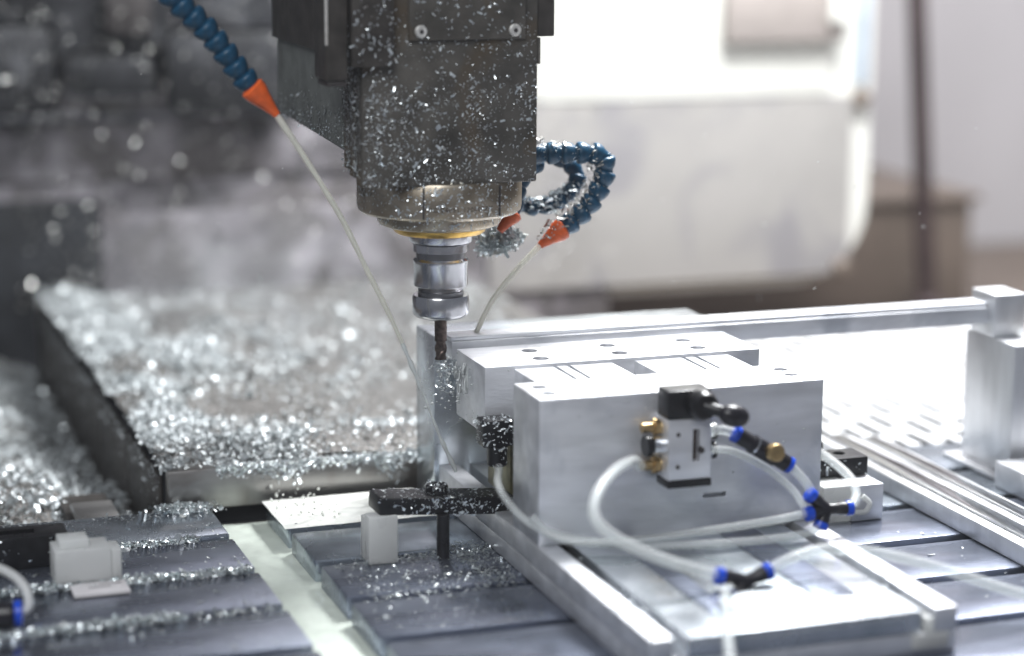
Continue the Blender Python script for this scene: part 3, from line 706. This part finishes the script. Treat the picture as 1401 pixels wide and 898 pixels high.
# on the bent hoses
def along(pts, n, r, bias):
    C = catmull(pts, 10); out = []
    for i in range(n):
        p = random.choice(C); v = Vector((random.gauss(0, 1), random.gauss(0, 1), random.gauss(0, 1))).normalized(); v = (v+Vector(bias)*.8).normalized()
        out.append(p+v*r*random.uniform(.95, 1.15))
    return [tuple(p) for p in out]
pm('chip_grey', (.50, .50, .48), .4, .8, .3, 400, .1)
chips('metal_chips', 'grey chips caked on the bent blue hose', along([(.128, .030, .290), (.136, .030, .287), (.138, .030, .274), (.131, .030, .259), (.122, .030, .247), (.110, .030, .238), (.097, .030, .226)], 700, .0082, (-.8, -.5, .5))[:380], (-.5, -.6, .4), .0022, 'chip_grey', lay=.5)
chips('metal_chips', 'pale chips caked on the lower hose run', along([(.134, .064, .262), (.124, .064, .252), (.108, .064, .246), (.092, .064, .246), (.078, .064, .252)], 500, .0072, (0, -.5, .9)), (0, -.5, .8), .0028, lay=.4)
chips('metal_chips', 'chips sprinkled over the curled hoses beside the head', along([(.075, .045, .288), (.098, .038, .291), (.122, .032, .290)], 120, .0085, (0, -.5, .9)), (0, -.5, .8), .0024, lay=.5)
# in the table slots and on bars
def ridge(x0, x1, yc, n, s=.0028, h=.004):
    P = rect(n, x0, x1, yc-.001, yc+.001, 0); P[:, 1] += rng.normal(0, .0042, n)
    amp = .5+.5*np.sin(P[:, 0]*37+yc*90)
    P[:, 2] = ZT+rng.uniform(-.006, 1, n).clip(0, 1)**2*h*.55*(amp*.8+.3); return P
P = np.concatenate([ridge(-.36, -.185, .010, 2600), ridge(-.42, -.163, -.073, 6000, h=.006), ridge(-.44, -.23, -.160, 4200, h=.005), ridge(-.36, -.162, -.160, 400)])
chips('metal_chips', 'silver chip ridges filling the slots of the left table', P, (0, 0, 1), .0021, lay=.5, wid=(.3, .6), sig=.55)
P = np.concatenate([rect(1300, -.42, -.16, -.33, .09, ZT+.0004, ZT+.0009), rect(260, -.42, -.2, .07, .094, ZT+.0004, ZT+.002)])
chips('metal_chips', 'scattered silver chips on the left table bars', P, (0, 0, 1), .0021, lay=.85)
t = rng.normal(0, 1, (1000, 2)); P = np.stack([-.180+t[:, 0]*.011, .090+t[:, 1]*.0060, ZT+.0005+rng.uniform(0, .006, 1000)*np.exp(-(t**2).sum(1)/2)], 1)
chips('metal_chips', 'small silver chip pile on the rear left bar', P, (0, 0, 1), .0028, lay=.4)
P = np.concatenate([rect(650, -.105, .012, -.153, -.079, ZT+.0004, ZT+.001), rect(450, -.09, .012, -.092, -.078, ZT+.0004, ZT+.003), rect(500, -.015, .0145, -.16, -.06, ZT+.0004, ZT+.003), ridge(-.10, .012, -.159, 260, h=.001), rect(160, -.11, .012, -.235, -.168, ZT+.0004, ZT+.0006)])
chips('metal_chips', 'chips strewn over the bar beneath the strap clamp', P, (0, 0, 1), .0018, lay=.75)
# on the clamps
def on_strap(n):
    x = rng.uniform(-.072, .030, n); tp = rng.uniform(size=n) < .5
    zt = .0607+(-.025-x)*.0875
    return np.stack([x, np.where(tp, rng.uniform(-.087, -.06, n), -.0878), np.where(tp, zt+.0002, zt-rng.uniform(0, .013, n))], 1), np.where(tp[:, None], (0., 0., 1.), (0., -1., 0.))
P, Nn = on_strap(420); chips('metal_chips', 'chips dusting the black strap clamp bar', P, Nn, .0015, lay=.85, sig=.6)
a = rng.uniform(0, 6.28, 50); P = np.stack([-.025+.0083*np.sin(a), -.073-.0083*np.cos(a), rng.uniform(.060, .0672, 50)], 1)
chips('metal_chips', 'chips on the strap clamp bolt head', np.concatenate([P, rect(24, -.031, -.019, -.079, -.067, .0673, .0677)]), (0, -.5, .6), .0014, lay=.7)
P = np.concatenate([rect(50, .006, .030, -.0864, -.0861, .096, .1145), rect(24, .0058, .0062, -.085, -.07, .096, .114), rect(14, .014, .025, -.0858, -.0852, .080, .094), rect(30, .007, .03, -.085, -.07, .1146, .1149)])
chips('metal_chips', 'chips on the black clamping screw below the block', P, (0, -1, .3), .0016, lay=.85)
P = np.concatenate([rect(24, -.352, -.285, -.0226, -.0222, .018, .038), rect(30, .24, .326, -.0756, -.0752, .046, .06)])
chips('metal_chips', 'single bright chips on the outer black clamps', P, (0, -1, 0), .0022, lay=.7)
# few chips in flight and on the wall
P = rect(150, -.12, .5, -.05, .35, .06, .33); chips('flying_chips', 'tiny bright chips flying around the cutter', P, (0, 0, 1), .0018, lay=0, wid=(.12, .3))
P = np.concatenate([rect(1800, -.2, .5, .90, .95, .0, .26), rect(420, -.3, .12, .885, .899, .235, .42)])
chips('metal_chips', 'out of focus chips clinging to the rear wall and column', P, (0, -1, 0), .0036, 'chip_grey', lay=.6)
# coolant splash at the cut
bm = bmesh.new()
for i in range(150):
    s = random.random()
    p = Vector((.004+random.gauss(0, .008), -.010+random.gauss(0, .012), .145-abs(random.gauss(0, .022))))
    bmesh.ops.create_icosphere(bm, subdivisions=1, radius=random.uniform(.0003, .0007)+.0012*random.random()**5, matrix=Matrix.Translation(p))
for i in range(14):
    p = Vector((.0125+random.uniform(-.002, .002), random.uniform(-.030, .0), .146-random.uniform(0, .012))); q = p+Vector((-.0005, random.uniform(-.003, .003), -random.uniform(.006, .026)))
    bm_tube(bm, catmull([p, (p+q)/2+Vector((-.001, random.gauss(0, .001), 0)), q], 5), lambda t, r=random.uniform(.0005, .0011): r*(.5+.5*t), 8)
tag(link('coolant_splash', mesh_of(bm, 180), 'splash'), 'spray of white coolant drops and strands around the end mill', 'coolant splash', kind='stuff')
bm = bmesh.new()
for i in range(60):
    p = Vector((random.uniform(-.118, -.07), random.uniform(.02, .10), ZT+.002+abs(random.gauss(0, .006))))
    bmesh.ops.create_icosphere(bm, subdivisions=1, radius=random.uniform(.0004, .0013), matrix=Matrix.Translation(p))
tag(link('coolant_drops', mesh_of(bm, 180), 'coolant_white'), 'white coolant drops leaping off the puddle by the trench', 'coolant drops', kind='stuff')

# coolant mist hanging in the enclosure
hz = box('haze', None, None, -1.4, 3.4, -1.75, 1.95, -.30, 1.80, 0)
mt = bpy.data.materials.new('mist'); mt.use_nodes = True
nt_ = mt.node_tree; nt_.nodes.remove(nt_.nodes['Principled BSDF'])
pv = nt_.nodes.new('ShaderNodeVolumePrincipled'); pv.inputs['Density'].default_value = .008
pv.inputs['Color'].default_value = (.93, .95, 1, 1); pv.inputs['Anisotropy'].default_value = .2
nt_.links.new(pv.outputs[0], nt_.nodes['Material Output'].inputs['Volume'])
hz.data.materials.append(mt)
tag(hz, 'thin pale coolant mist filling the machine enclosure', 'mist', kind='stuff')

P = np.stack([.004+rng.normal(0, .006, 70), -.008+rng.normal(0, .008, 70), .143-np.abs(rng.normal(0, .012, 70))], 1)
chips('swarf_curls', 'bright stringy swarf curls coming off the end mill', P, (0, 0, 1), .0050, lay=0, cat='swarf', wid=(.10, .22), curl=5)

P = np.concatenate([rect(46, .018, .07, -.066, -.002, .1502, .1506), rect(26, .02, .23, -.174, -.124, .1502, .1505), rect(70, .017, .22, -.36, -.18, .0464, .0468), rect(60, .25, .355, -.30, .0, ZT+.0003, ZT+.0006)])
chips('metal_chips', 'stray fine chips on the fixture block tops and base', P, (0, 0, 1), .0015, lay=.9)
bm = bmesh.new()
for i in range(70):
    k = random.random()
    if k < .5: p = Vector((random.uniform(.02, .23), -.1763, random.uniform(.05, .146)))
    elif k < .75: p = Vector((.0134, random.uniform(-.066, -.002), random.uniform(.102, .148)))
    else: p = Vector((random.uniform(.03, .07), -.0677, random.uniform(.102, .148)))
    bmesh.ops.create_icosphere(bm, subdivisions=1, radius=random.uniform(.0003, .0009), matrix=Matrix.Translation(p))
tag(link('coolant_drops', mesh_of(bm, 180), 'splash'), 'clear coolant drops clinging to the aluminium block faces', 'coolant drops', kind='stuff')

def mist(name, label, c, r, dens, seed):
    bm = bmesh.new(); bmesh.ops.create_icosphere(bm, subdivisions=3, radius=1)
    for v in bm.verts: v.co = Vector((c[0]+v.co.x*r[0], c[1]+v.co.y*r[1], c[2]+v.co.z*r[2]))
    me = mesh_of(bm, 180); o = link(name, me, None, None)
    mt = bpy.data.materials.new(name); mt.use_nodes = True; t = mt.node_tree; N = t.nodes; L = t.links
    N.remove(N['Principled BSDF'])
    tc = N.new('ShaderNodeTexCoord'); mp = N.new('ShaderNodeMapping'); L.new(tc.outputs['Object'], mp.inputs[0])
    mp.inputs['Scale'].default_value = (1/r[0], 1/r[1], 1/r[2]); mp.inputs['Location'].default_value = (0, 0, -1)
    ln = N.new('ShaderNodeVectorMath'); ln.operation = 'LENGTH'; L.new(mp.outputs[0], ln.inputs[0])
    fo = N.new('ShaderNodeMapRange'); fo.inputs[1].default_value = 1.; fo.inputs[2].default_value = .15; L.new(ln.outputs['Value'], fo.inputs[0])
    nz = N.new('ShaderNodeTexNoise'); nz.inputs['Scale'].default_value = 16; nz.inputs['Detail'].default_value = 2; L.new(tc.outputs['Object'], nz.inputs['Vector'])
    nr = N.new('ShaderNodeMapRange'); nr.inputs[1].default_value = .40; nr.inputs[2].default_value = .72; nr.inputs[4].default_value = dens; L.new(nz.outputs['Fac'], nr.inputs[0])
    ml = N.new('ShaderNodeMath'); ml.operation = 'MULTIPLY'; L.new(fo.outputs[0], ml.inputs[0]); L.new(nr.outputs[0], ml.inputs[1])
    pv = N.new('ShaderNodeVolumePrincipled'); pv.inputs['Color'].default_value = (.94, .97, 1, 1); L.new(ml.outputs[0], pv.inputs['Density'])
    L.new(pv.outputs[0], N['Material Output'].inputs['Volume']); me.materials.append(mt)
    return tag(o, label, 'mist', kind='stuff')
mist('coolant_mist', 'pale coolant mist drifting over the chip-covered rear slab', (-.02, .56, .10), (.20, .22, .10), 3.2, 1)
mist('coolant_mist', 'faint spray veil around the end mill', (.015, .06, .12), (.085, .10, .085), 5, 2)
